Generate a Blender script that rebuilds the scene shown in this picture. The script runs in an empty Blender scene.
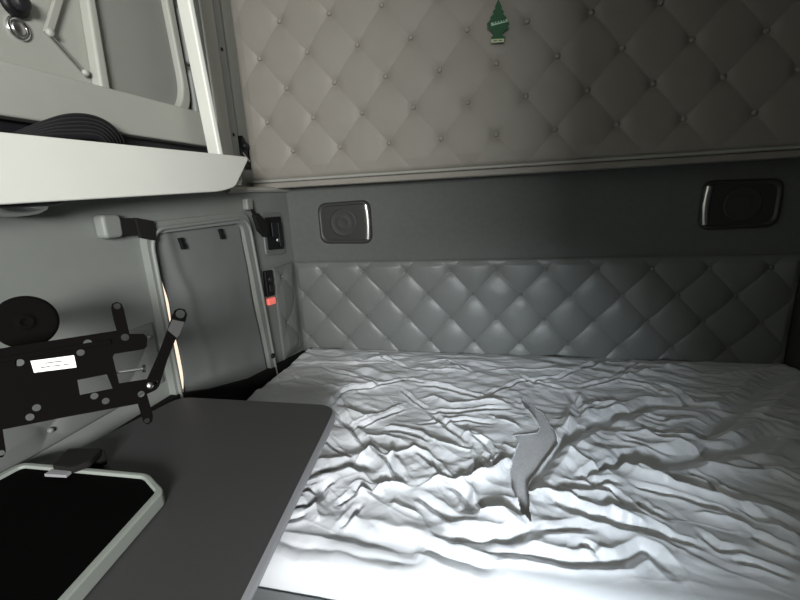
import bpy, bmesh, math, random
import numpy as np
from mathutils import Vector, Matrix
SC = bpy.context.scene
COL = SC.collection
random.seed(3)
RS = np.random.RandomState(7)

# ------------------------------------------------------------------ camera
FPX = 420.0
YAW, PITCH, ROLL = math.radians(13.5), math.radians(14), math.radians(-3)
CAM = np.array([0.0, 0.0, 1.45])
cy, sy, cp, sp = math.cos(YAW), math.sin(YAW), math.cos(PITCH), math.sin(PITCH)
FWD = np.array([-sy*cp, cy*cp, -sp]); r0 = np.array([cy, sy, 0.0]); u0 = np.cross(r0, FWD)
RGT = math.cos(ROLL)*r0 + math.sin(ROLL)*u0
UPV = -math.sin(ROLL)*r0 + math.cos(ROLL)*u0
cd = bpy.data.cameras.new('camera'); co = bpy.data.objects.new('camera', cd); COL.objects.link(co)
cd.sensor_width = 36; cd.lens = FPX/800*36; cd.clip_start = 0.01
co.matrix_world = Matrix(((RGT[0], UPV[0], -FWD[0], CAM[0]), (RGT[1], UPV[1], -FWD[1], CAM[1]),
                          (RGT[2], UPV[2], -FWD[2], CAM[2]), (0, 0, 0, 1)))
SC.camera = co

def ray(px, py): return FWD + (px-400)/FPX*RGT + (300-py)/FPX*UPV
def on(px, py, ax, v):                      # measured point of the photo on a real plane of the cab
    d = ray(px, py); return CAM + (v-CAM[ax])/d[ax]*d

# ------------------------------------------------------------------ light
w = bpy.data.worlds.new('daylight'); SC.world = w; w.use_nodes = True
w.node_tree.nodes['Background'].inputs[0].default_value = (0.80, 0.90, 1.0, 1)
w.node_tree.nodes['Background'].inputs[1].default_value = 0.02
def area(name, loc, target, sx, sy_, power, col, spread=180):
    l = bpy.data.lights.new(name, 'AREA'); l.shape = 'RECTANGLE'; l.size = sx; l.size_y = sy_
    l.energy = power; l.color = col; l.spread = math.radians(spread)
    o = bpy.data.objects.new(name, l); COL.objects.link(o); o.location = loc
    o.rotation_euler = (Vector(target)-Vector(loc)).to_track_quat('-Z', 'Y').to_euler()
    return o
# windshield, the near side window, and the strip of daylight between the seats
area('windshield_light', (0.70, -2.05, 1.85), (-0.5, 1.5, 1.5), 0.84, 0.6, 98, (1.0, 1.0, 0.97), 140)
area('seat_gap_light', (0.12, -0.70, 1.25), (0.02, 0.78, 0.72), 0.16, 0.16, 2.3, (0.84, 0.93, 1.0), 42)
SC.view_settings.view_transform = 'Standard'; SC.view_settings.look = 'None'
SC.view_settings.gamma = 1; SC.view_settings.use_curve_mapping = False
SC.view_settings.exposure = 0.0

# ------------------------------------------------------------------ materials
def mat(name, col, rough=0.6, metal=0.0, noise=0.0, nscale=30, bump=0.0, bscale=400, emit=0, sheen=0, spec=0.5, weave=0):
    m = bpy.data.materials.new(name); m.use_nodes = True
    nt = m.node_tree; b = nt.nodes['Principled BSDF']
    b.inputs['Base Color'].default_value = (*col, 1); b.inputs['Roughness'].default_value = rough
    b.inputs['Metallic'].default_value = metal; b.inputs['Specular IOR Level'].default_value = spec
    if sheen: b.inputs['Sheen Weight'].default_value = sheen
    tc = nt.nodes.new('ShaderNodeTexCoord')
    if noise:
        n = nt.nodes.new('ShaderNodeTexNoise'); n.inputs['Scale'].default_value = nscale; n.inputs['Detail'].default_value = 6
        nt.links.new(tc.outputs['Object'], n.inputs['Vector'])
        mx = nt.nodes.new('ShaderNodeMix'); mx.data_type = 'RGBA'
        mx.inputs[6].default_value = (*[c*(1-noise) for c in col], 1); mx.inputs[7].default_value = (*[min(1, c*(1+noise)) for c in col], 1)
        nt.links.new(n.outputs['Fac'], mx.inputs[0]); nt.links.new(mx.outputs[2], b.inputs['Base Color'])
    if bump:
        n2 = nt.nodes.new('ShaderNodeTexNoise'); n2.inputs['Scale'].default_value = bscale; n2.inputs['Detail'].default_value = 3
        nt.links.new(tc.outputs['Object'], n2.inputs['Vector'])
        src = n2.outputs['Fac']
        if weave:
            w1 = nt.nodes.new('ShaderNodeTexWave'); w1.inputs['Scale'].default_value = weave; w1.bands_direction = 'Z'
            w2 = nt.nodes.new('ShaderNodeTexWave'); w2.inputs['Scale'].default_value = weave; w2.bands_direction = 'DIAGONAL'
            ad = nt.nodes.new('ShaderNodeMath'); ad.operation = 'ADD'
            nt.links.new(tc.outputs['Object'], w1.inputs['Vector']); nt.links.new(tc.outputs['Object'], w2.inputs['Vector'])
            nt.links.new(w1.outputs['Fac'], ad.inputs[0]); nt.links.new(n2.outputs['Fac'], ad.inputs[1]); src = ad.outputs[0]
        bp = nt.nodes.new('ShaderNodeBump'); bp.inputs['Strength'].default_value = bump; bp.inputs['Distance'].default_value = 0.002
        nt.links.new(src, bp.inputs['Height']); nt.links.new(bp.outputs['Normal'], b.inputs['Normal'])
    if emit:
        b.inputs['Emission Color'].default_value = (*col, 1); b.inputs['Emission Strength'].default_value = emit
    return m
M = dict(
    vinyl=mat('beige_vinyl', (0.28, 0.262, 0.232), 0.55, noise=0.08, nscale=9, bump=0.25, bscale=350),
    vinyl2=mat('grey_vinyl', (0.175, 0.182, 0.177), 0.38, noise=0.06, nscale=12, bump=0.2, bscale=350),
    fabric=mat('grey_fabric', (0.135, 0.142, 0.137), 0.85, noise=0.12, nscale=60, bump=0.35, bscale=600, weave=160),
    wall=mat('grey_cab_plastic', (0.22, 0.233, 0.22), 0.5, noise=0.05, nscale=20, bump=0.15, bscale=700),
    trimv=mat('pale_trim', (0.36, 0.36, 0.33), 0.45, noise=0.05),
    shelf=mat('off_white_plastic', (0.82, 0.83, 0.77), 0.42, noise=0.03, nscale=8, bump=0.05, bscale=500),
    cream=mat('cream_plastic', (0.38, 0.385, 0.35), 0.5, noise=0.05, nscale=14, bump=0.1, bscale=500),
    cream2=mat('cream_panel_inner', (0.24, 0.245, 0.225), 0.6, noise=0.05, nscale=14, bump=0.15, bscale=700),
    black=mat('black_plastic', (0.007, 0.007, 0.008), 0.45, spec=0.25),
    rubber=mat('black_rubber', (0.012, 0.012, 0.015), 0.5, noise=0.1, spec=0.35),
    blackm=mat('black_powdercoat', (0.004, 0.0035, 0.0035), 0.9, spec=0.03),
    webbing=mat('black_webbing', (0.012, 0.0115, 0.011), 0.9, spec=0.2, bump=0.5, bscale=500),
    chrome=mat('chrome', (0.75, 0.75, 0.76), 0.18, metal=1),
    steel=mat('steel', (0.6, 0.6, 0.6), 0.3, metal=1),
    table=mat('dark_grey_laminate', (0.050, 0.050, 0.052), 0.42, noise=0.1, nscale=250, bump=0.08, bscale=900),
    tedge=mat('grey_edge_banding', (0.30, 0.30, 0.32), 0.35),
    trayw=mat('white_tray_plastic', (0.29, 0.32, 0.295), 0.45, noise=0.04),
    trayb=mat('black_tray_mat', (0.002, 0.002, 0.002), 0.9, spec=0.03),
    sheet=mat('white_sheet', (0.70, 0.715, 0.745), 0.36, bump=0.12, bscale=500, sheen=0.1),
    mattress=mat('grey_mattress_ticking', (0.60, 0.60, 0.62), 0.8, noise=0.25, nscale=160, bump=0.5, bscale=500),
    base=mat('grey_bunk_base', (0.20, 0.21, 0.215), 0.5, noise=0.05),
    spk=mat('speaker_plastic', (0.045, 0.046, 0.045), 0.45), spk2=mat('speaker_grille', (0.032, 0.033, 0.032), 0.6),
    spkr=mat('speaker_bezel', (0.75, 0.74, 0.72), 0.32, metal=0.9),
    shade=mat('grey_shade_fabric', (0.165, 0.175, 0.172), 0.8, noise=0.06, nscale=10, bump=0.2, bscale=500),
    red=mat('red_button', (0.75, 0.10, 0.08), 0.4),
    redlit=mat('lit_red_switch', (1.0, 0.20, 0.16), 0.4, emit=0.45),
    dayglass=mat('daylit_window_glass', (1.0, 0.80, 0.64), 0.2, emit=1.1),
    green=mat('green_card', (0.004, 0.075, 0.025), 0.6, noise=0.1), yel=mat('pale_label', (0.50, 0.55, 0.36), 0.6), pale=mat('pale_green_label', (0.38, 0.58, 0.44), 0.6),
    paper=mat('white_label', (0.95, 0.95, 0.94), 0.5), ink=mat('grey_ink', (0.10, 0.10, 0.10), 0.7),
    lens=mat('lamp_lens', (0.85, 0.86, 0.85), 0.35, metal=0.0), carpet=mat('dark_floor', (0.05, 0.05, 0.05), 0.9, noise=0.2),
    gap_shade=mat('painted_gap_shade', (0.012, 0.012, 0.012), 0.95, noise=0.2, spec=0.1),  # near-black colour for the shade painted along the lower left wall
    seam=mat('black_gap', (0.01, 0.01, 0.01), 0.8),
)

# ------------------------------------------------------------------ helpers
def link(name, me, m, parent=None, smooth=False):
    o = bpy.data.objects.new(name, me); COL.objects.link(o)
    if m: me.materials.append(m)
    if smooth:
        for p in me.polygons: p.use_smooth = True
    if parent:
        o.parent = parent
        q = Vector((0, 0, 0)); p = parent
        while p: q += p.location; p = p.parent
        o.location = -q
    return o
def thing(name, loc, label, cat, group=None):
    o = bpy.data.objects.new(name, None); COL.objects.link(o); o.location = loc; o.empty_display_size = 0.05
    o['label'] = label; o['category'] = cat
    if group: o['group'] = group
    return o
def tag(o, label, cat, group=None):
    o['label'] = label; o['category'] = cat
    if group: o['group'] = group
    return o
def struct(o): o['kind'] = 'structure'; return o
def finish(name, bm, m, parent=None, smooth=False, bevel=0, seg=2, angle=30):
    me = bpy.data.meshes.new(name)
    bmesh.ops.recalc_face_normals(bm, faces=bm.faces)
    bm.to_mesh(me); bm.free()
    o = link(name, me, m, parent, smooth)
    if bevel:
        b = o.modifiers.new('bevel', 'BEVEL'); b.width = bevel; b.segments = seg; b.limit_method = 'ANGLE'; b.angle_limit = math.radians(angle)
        for p in me.polygons: p.use_smooth = True
        w_ = o.modifiers.new('wn', 'WEIGHTED_NORMAL'); w_.keep_sharp = False
    return o
def box(name, lo, hi, m, parent=None, bevel=0.0, seg=2):
    bm = bmesh.new(); bmesh.ops.create_cube(bm, size=1)
    for v in bm.verts: v.co = Vector([(lo[i]+hi[i])/2 + v.co[i]*(hi[i]-lo[i]) for i in range(3)])
    return finish(name, bm, m, parent, bevel=bevel, seg=seg)
def roundpoly(pts, r, n=6):
    """round the corners of a 2-d polygon; r a number or one per corner"""
    out = []; N = len(pts)
    for i in range(N):
        p = Vector(pts[i]); a = Vector(pts[i-1]); b = Vector(pts[(i+1) % N]); ri = r[i] if hasattr(r, '__len__') else r
        if ri <= 0: out.append(tuple(p)); continue
        da = (a-p).normalized(); db = (b-p).normalized()
        t = min(ri, (a-p).length*0.49, (b-p).length*0.49)
        s, e = p+da*t, p+db*t
        for k in range(n+1):
            f = k/n; out.append(tuple(s*(1-f)**2 + p*2*f*(1-f) + e*f*f))
    return out
def circ(c, r, n=12): return [(c[0]+r*math.cos(2*math.pi*k/n), c[1]+r*math.sin(2*math.pi*k/n)) for k in range(n)]
def prism(name, pts, fr, th, m, parent=None, holes=(), bevel=0, seg=2, smooth=False):
    """extrude a 2-d outline (with holes) by th along fr's normal; fr=(origin, ux, uy)"""
    O, ux, uy = Vector(fr[0]), Vector(fr[1]), Vector(fr[2]); nz = ux.cross(uy).normalized()
    bm = bmesh.new(); edges = []
    for loop in [pts]+list(holes):
        vs = [bm.verts.new(O+ux*p[0]+uy*p[1]) for p in loop]
        edges += [bm.edges.new((vs[i], vs[(i+1) % len(vs)])) for i in range(len(vs))]
    if holes: bmesh.ops.triangle_fill(bm, use_beauty=True, use_dissolve=False, edges=edges)
    else: bm.faces.new(list(bm.verts))
    res = bmesh.ops.extrude_face_region(bm, geom=list(bm.faces))
    for v in res['geom']:
        if isinstance(v, bmesh.types.BMVert): v.co += nz*th
    return finish(name, bm, m, parent, bevel=bevel, seg=seg, smooth=smooth)
def tube(name, pts, r, m, parent=None, res=8, closed=False, smoothpath=True):
    cu = bpy.data.curves.new(name, 'CURVE'); cu.dimensions = '3D'; cu.bevel_depth = r; cu.bevel_resolution = res//2; cu.use_fill_caps = True
    s = cu.splines.new('NURBS' if smoothpath else 'POLY'); s.points.add(len(pts)-1)
    for i, p in enumerate(pts): s.points[i].co = (*p, 1)
    if smoothpath: s.order_u = 3; s.use_endpoint_u = not closed
    s.use_cyclic_u = closed; s.resolution_u = 8
    t = bpy.data.objects.new('tmp', cu); COL.objects.link(t)
    dg = bpy.context.evaluated_depsgraph_get(); dg.update()
    me = bpy.data.meshes.new_from_object(t.evaluated_get(dg)); me.name = name
    bpy.data.objects.remove(t); bpy.data.curves.remove(cu)
    me.materials.clear()
    return link(name, me, m, parent, smooth=True)
def lathe(name, prof, fr, m, parent=None, n=32):
    """prof: (radius, height) pairs, spun about fr's normal"""
    O, ux, uy = Vector(fr[0]), Vector(fr[1]), Vector(fr[2]); nz = ux.cross(uy).normalized()
    bm = bmesh.new(); rings = []
    for r, h in prof:
        if r < 1e-6: rings.append([bm.verts.new(O+nz*h)])
        else: rings.append([bm.verts.new(O+nz*h+ux*r*math.cos(2*math.pi*k/n)+uy*r*math.sin(2*math.pi*k/n)) for k in range(n)])
    for a, b in zip(rings, rings[1:]):
        for k in range(n):
            k2 = (k+1) % n
            if len(a) == 1 and len(b) == 1: continue
            if len(a) == 1: bm.faces.new((a[0], b[k], b[k2]))
            elif len(b) == 1: bm.faces.new((a[k], a[k2], b[0]))
            else: bm.faces.new((a[k], a[k2], b[k2], b[k]))
    o = finish(name, bm, m, parent, smooth=True)
    return o
def gridmesh(name, P, m, parent=None, keep=None, skirt=None):
    """P: (rows, cols, 3) array of points"""
    R_, C_, _ = P.shape
    idx = np.arange(R_*C_).reshape(R_, C_)
    F = np.stack([idx[:-1, :-1], idx[:-1, 1:], idx[1:, 1:], idx[1:, :-1]], -1).reshape(-1, 4)
    if keep is not None: F = F[keep.reshape(-1)]
    me = bpy.data.meshes.new(name)
    me.vertices.add(R_*C_); me.vertices.foreach_set('co', P.reshape(-1).astype(np.float32))
    me.loops.add(len(F)*4); me.loops.foreach_set('vertex_index', F.reshape(-1).astype(np.int32))
    me.polygons.add(len(F)); me.polygons.foreach_set('loop_start', (np.arange(len(F))*4).astype(np.int32))
    me.update(calc_edges=True); me.validate()
    return link(name, me, m, parent, smooth=True)
X_, Y_, Z_ = (1, 0, 0), (0, 1, 0), (0, 0, 1)

# ------------------------------------------------------------------ the cab
XL, XU, XR, YB = -0.98, -1.10, 1.13, 1.89
struct(box('floor', (-1.12, -2.3, -0.04), (1.15, 1.95, 0), M['carpet']))
struct(box('ceiling', (-1.14, -2.3, 2.55), (1.17, 1.95, 2.6), M['cream']))
struct(box('wall_back', (-1.14, YB, 0), (1.17, YB+0.05, 2.55), M['fabric']))
struct(box('wall_right', (XR, -2.3, 0), (XR+0.04, YB, 2.55), M['spk']))
struct(box('wall_left', (XU-0.04, -2.3, 1.505), (XU, YB, 2.55), M['cream']))
# lower left wall: inner lining with the window opening in it
op = [(1.028, 0.84), (1.50, 0.80), (1.455, 1.37), (1.028, 1.37)]
wl = prism('wall_left', [(-2.3, 0), (YB, 0), (YB, 1.505), (-2.3, 1.505)], ((XL-0.12, 0, 0), Y_, Z_), 0.12, M['wall'], holes=[roundpoly(op, 0.03)])
struct(wl)
struct(prism('trim_1', [(0.0, 0), (0.016, 0.004), (0.022, 0.012), (0.016, 0.022), (0, 0.026)], ((XL, 1.42, 1.488), X_, Z_), -(YB-1.42-0.004), M['trimv'], bevel=0.002))
struct(box('trim_2', (XL-0.001, 1.55, 1.168), (XL+0.003, YB-0.001, 1.173), M['wall']))
# unseen locker shape added to keep the right end of the bunk in shade
lk = thing('light_block_locker', (0.8, -0.3, 0), 'tall grey locker shape added out of view to block the windshield light', 'locker')
box('body', (0.49, -0.72, 0), (1.125, 0.12, 2.5), M['spk'], lk, 0.015)
box('door', (0.475, -0.68, 0.1), (0.489, 0.08, 2.4), M['trimv'], lk, 0.006)  # front of the added light-blocking locker shape
struct(prism('gap_shade_strip', [(0.15, 0.45), (1.868, 0.45), (1.868, 0.700), (1.37, 0.772), (1.14, 0.838), (1.0, 0.892), (0.15, 0.892)], ((XL+0.001, 0, 0), Y_, Z_), 0.028, M['gap_shade'], bevel=0.004))  # shade of the table and wall gap put in as a black strip
ct = thing('light_block_curtain', (0.40, -0.75, 0), 'dark pleated curtain added out of view to block the windshield light', 'curtain')  # unseen curtain added to keep windshield light off the right side
Cg = np.zeros((2, 90, 3))
for i in range(90):
    f = i/89; Cg[:, i, 0] = 0.30+0.19*f; Cg[:, i, 1] = -0.77+0.030*math.sin(f*math.pi*12)
Cg[0, :, 2] = 0.02; Cg[1, :, 2] = 2.52
cg = gridmesh('light_block_pleats', Cg, M['shade'], ct); cg.modifiers.new('t', 'SOLIDIFY').thickness = 0.003
box('light_block_rail', (0.29, -0.785, 2.52), (1.12, -0.755, 2.549), M['black'], ct)

# ------------------------------------------------------------------ tufted panels
def tuft_field(U, V, du, dv, u0_, v0_, amp, pit, keepc=0.45):
    a = ((U-u0_)/du + (V-v0_)/dv)/1.0; b = ((U-u0_)/du - (V-v0_)/dv)
    sa = np.abs(np.sin(math.pi*a/1)); sb = np.abs(np.sin(math.pi*b/1))
    # distance to the nearest button
    k = np.round(a); l = np.round(b)
    bu = u0_+(k+l)/2*du; bv = v0_+(k-l)/2*dv
    d = np.hypot(U-bu, V-bv)
    cr = keepc + (1-keepc)*np.exp(-(d/0.045)**1.5)
    h = amp*((1-cr)*(0.80+0.2*sa*sb) + cr*(sa*sb)**0.45)
    return h - pit*np.exp(-(d/0.022)**2)
def btn_mesh(fr_n):
    me = None
    return me
def button_proto(normal, m, parent, r=0.0075):
    nz = Vector(normal); ux = nz.orthogonal().normalized(); uy = nz.cross(ux)
    o = lathe('button', [(r, -0.004), (r, 0.000), (r*0.85, 0.003), (r*0.5, 0.0045), (0, 0.005)], ((0, 0, 0), ux, uy), m, parent, 14)
    return o
def put_buttons(proto, spots, parent):
    for i, p in enumerate(spots):
        o = proto if i == 0 else proto.copy()
        if i: COL.objects.link(o); o.parent = parent
        o.location = Vector(p)-parent.location
def noise2(U, V, seed):
    """smooth value noise in 0..1"""
    rs = np.random.RandomState(seed); T = rs.rand(256, 256)
    iu = np.floor(U).astype(int); iv = np.floor(V).astype(int); fu = U-iu; fv = V-iv
    fu = fu*fu*fu*(fu*(6*fu-15)+10); fv = fv*fv*fv*(fv*(6*fv-15)+10)
    g = lambda a, b: T[a % 256, b % 256]
    return (g(iu, iv)*(1-fu)+g(iu+1, iv)*fu)*(1-fv)+(g(iu, iv+1)*(1-fu)+g(iu+1, iv+1)*fu)*fv

# upper panel, the folded-up top bunk
UPY = 1.765
up = thing('tufted_bunk_panel', (0, 1.88, 1.52), 'tall beige diamond-tufted vinyl panel of the folded upper bunk above the grey band', 'panel')
ux0, ux1, uz0, uz1 = -1.082, 1.10, 1.545, 2.50
us = np.linspace(ux0, ux1, 640); vs = np.linspace(uz0, uz1, 280); U, V = np.meshgrid(us, vs)
H = tuft_field(U, V, 0.2135, 0.2475, -0.8625, 2.153, 0.011, 0.006, 0.14)
H += 0.003*(noise2(U*7, V*7, 3)-0.5)+0.0012*(noise2(U*26, V*26, 4)-0.5)
edge = np.minimum.reduce([U-ux0, ux1-U, V-uz0+0.004, uz1-V])
e = np.clip(edge/0.022, 0, 1); rnd = 0.020*(1-np.sqrt(1-(1-e)**2))
fz = np.clip((V-uz0)/0.05, 0, 1); H = H*(0.25+0.75*fz)*np.clip((U-ux0)/0.05, 0, 1)
gridmesh('tufted_cover', np.stack([U, UPY-H+rnd, V], -1), M['vinyl'], up)
box('backing', (ux0, UPY+0.016, uz0-0.004), (ux1, YB-0.002, uz1), M['trimv'], up, 0.004)
tube('welt', [(ux0+0.004, UPY+0.006, 1.540), (0, UPY+0.002, 1.540), (ux1, UPY+0.002, 1.540)], 0.0065, M['trimv'], up, smoothpath=False)
prism('bottom_rail', [(0, 0), (0.0, 0.026), (0.10, 0.026), (0.10, 0.0)], ((ux0+0.0, UPY+0.008, 1.507), Y_, Z_), 2.19, M['vinyl'], up, bevel=0.006, seg=3)
spots = []
for j in range(7):
    z = 1.6585+0.12375*j
    for i in range(-1, 12):
        x = (-0.8625 if j % 2 == 0 else -0.9692)+0.2135*i
        if ux0+0.04 < x < ux1-0.03 and z < uz1-0.05: spots.append((x, UPY-0.001, z))
put_buttons(button_proto((0, -1, 0), M['vinyl'], up, 0.0095), spots, up)

# lower tufted panel behind the mattress
LPY = 1.878
lp = thing('tufted_headboard', (0, 1.88, 0.70), 'low grey diamond-tufted vinyl panel along the back wall behind the mattress', 'panel')
lx0, lx1, lz0, lz1 = -0.978, 1.128, 0.60, 1.158
us = np.linspace(lx0, lx1, 620); vs = np.linspace(lz0, lz1, 180); U, V = np.meshgrid(us, vs)
H = tuft_field(U, V, 0.206, 0.2235, -0.828, 1.108, 0.016, 0.004, 0.55)
H += 0.003*(noise2(U*9, V*9, 13)-0.5)+0.001*(noise2(U*30, V*30, 14)-0.5)
edge = np.minimum.reduce([U-lx0+0.002, lx1-U+0.002, V-lz0, lz1-V])
e = np.clip(edge/0.012, 0, 1); rnd = 0.011*(1-np.sqrt(1-(1-e)**2))
fz = np.clip(edge/0.03, 0, 1); H = H*fz
gridmesh('tufted_cover', np.stack([U, LPY-H+rnd, V], -1), M['vinyl2'], lp)
spots = []
for j in range(4):
    z = 1.108-0.1118*j
    for i in range(-1, 12):
        x = (-0.828 if j % 2 == 0 else -0.931)+0.206*i
        if lx0+0.03 < x < lx1-0.03: spots.append((x, LPY-0.006, z))
put_buttons(button_proto((0, -1, 0), M['vinyl2'], lp, 0.0068), spots, lp)

# tufted lining on the left wall: by the corner, and in front of the window
def side_tuft(name, y0, y1, z0, z1, yo, zo, label, keepf=None, seed=5):
    t = thing(name, (XL, (y0+y1)/2, z0), label, 'panel')
    us = np.linspace(y0, y1, max(40, int((y1-y0)/0.004))); vs = np.linspace(z0, z1, max(40, int((z1-z0)/0.004))); U, V = np.meshgrid(us, vs)
    H = tuft_field(U, V, 0.206, 0.2235, yo, zo, 0.011, 0.005, 0.4)+0.0025*(noise2(U*9, V*9, seed)-0.5)
    edge = np.minimum.reduce([U-y0, y1-U, V-z0, z1-V]); e = np.clip(edge/0.012, 0, 1)
    H = H*np.clip(edge/0.05, 0, 1)**0.8+0.006*np.sqrt(1-(1-e)**2)
    gridmesh('tufted_cover', np.stack([XL+0.0+H, U, V], -1), M['vinyl2'], t)
    sp_ = []
    for j in range(-8, 9):
        for i in range(-12, 13):
            y = yo+0.206*(i+(0.5 if j % 2 else 0)); z = zo+0.11175*j
            if y0+0.02 < y < y1-0.02 and z0+0.02 < z < z1-0.02: sp_.append((XL+0.009, y, z))
    put_buttons(button_proto((1, 0, 0), M['vinyl2'], t, 0.006), sp_, t)
side_tuft('tufted_corner_pad', 1.672, 1.862, 0.72, 1.163, 1.745, 1.112, 'small grey tufted pad on the left wall between the window and the back corner')
side_tuft('tufted_side_pad', 0.10, 0.978, 0.94, 1.13, 0.642, 0.98, 'pale grey tufted wall pad behind the black mounting bracket and table')

# ------------------------------------------------------------------ bunk: base, mattress, sheet
bb = thing('bunk', (0.1, 1.25, 0), 'grey bunk base under the mattress, its rim showing at the bottom edge', 'bunk')
box('body', (-0.93, 0.66, 0), (1.125, 1.86, 0.56), M['base'], bb, 0.01)
box('rim', (-0.93, 0.545, 0.60), (1.125, 0.634, 0.652), M['base'], bb, 0.012, 3)
box('front_panel', (-0.93, 0.575, 0), (1.125, 0.66, 0.602), M['base'], bb)
box('mattress', (-0.925, 0.668, 0.561), (1.115, 1.835, 0.709), M['mattress'], None, 0.035, 5)
tag(bpy.data.objects['mattress'], 'grey-ticked mattress showing only through the rip in the white sheet', 'mattress')

SZ = 0.712
CR = {1: (230, 340), 2: (420, 340), 3: (600, 340), 4: (220, 460), 5: (420, 460), 6: (600, 460)}
def W(c, pts):
    o = CR[c]; return [on(o[0]+x/4, o[1]+y/4, 2, SZ+0.008)[:2] for x, y in pts]
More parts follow.
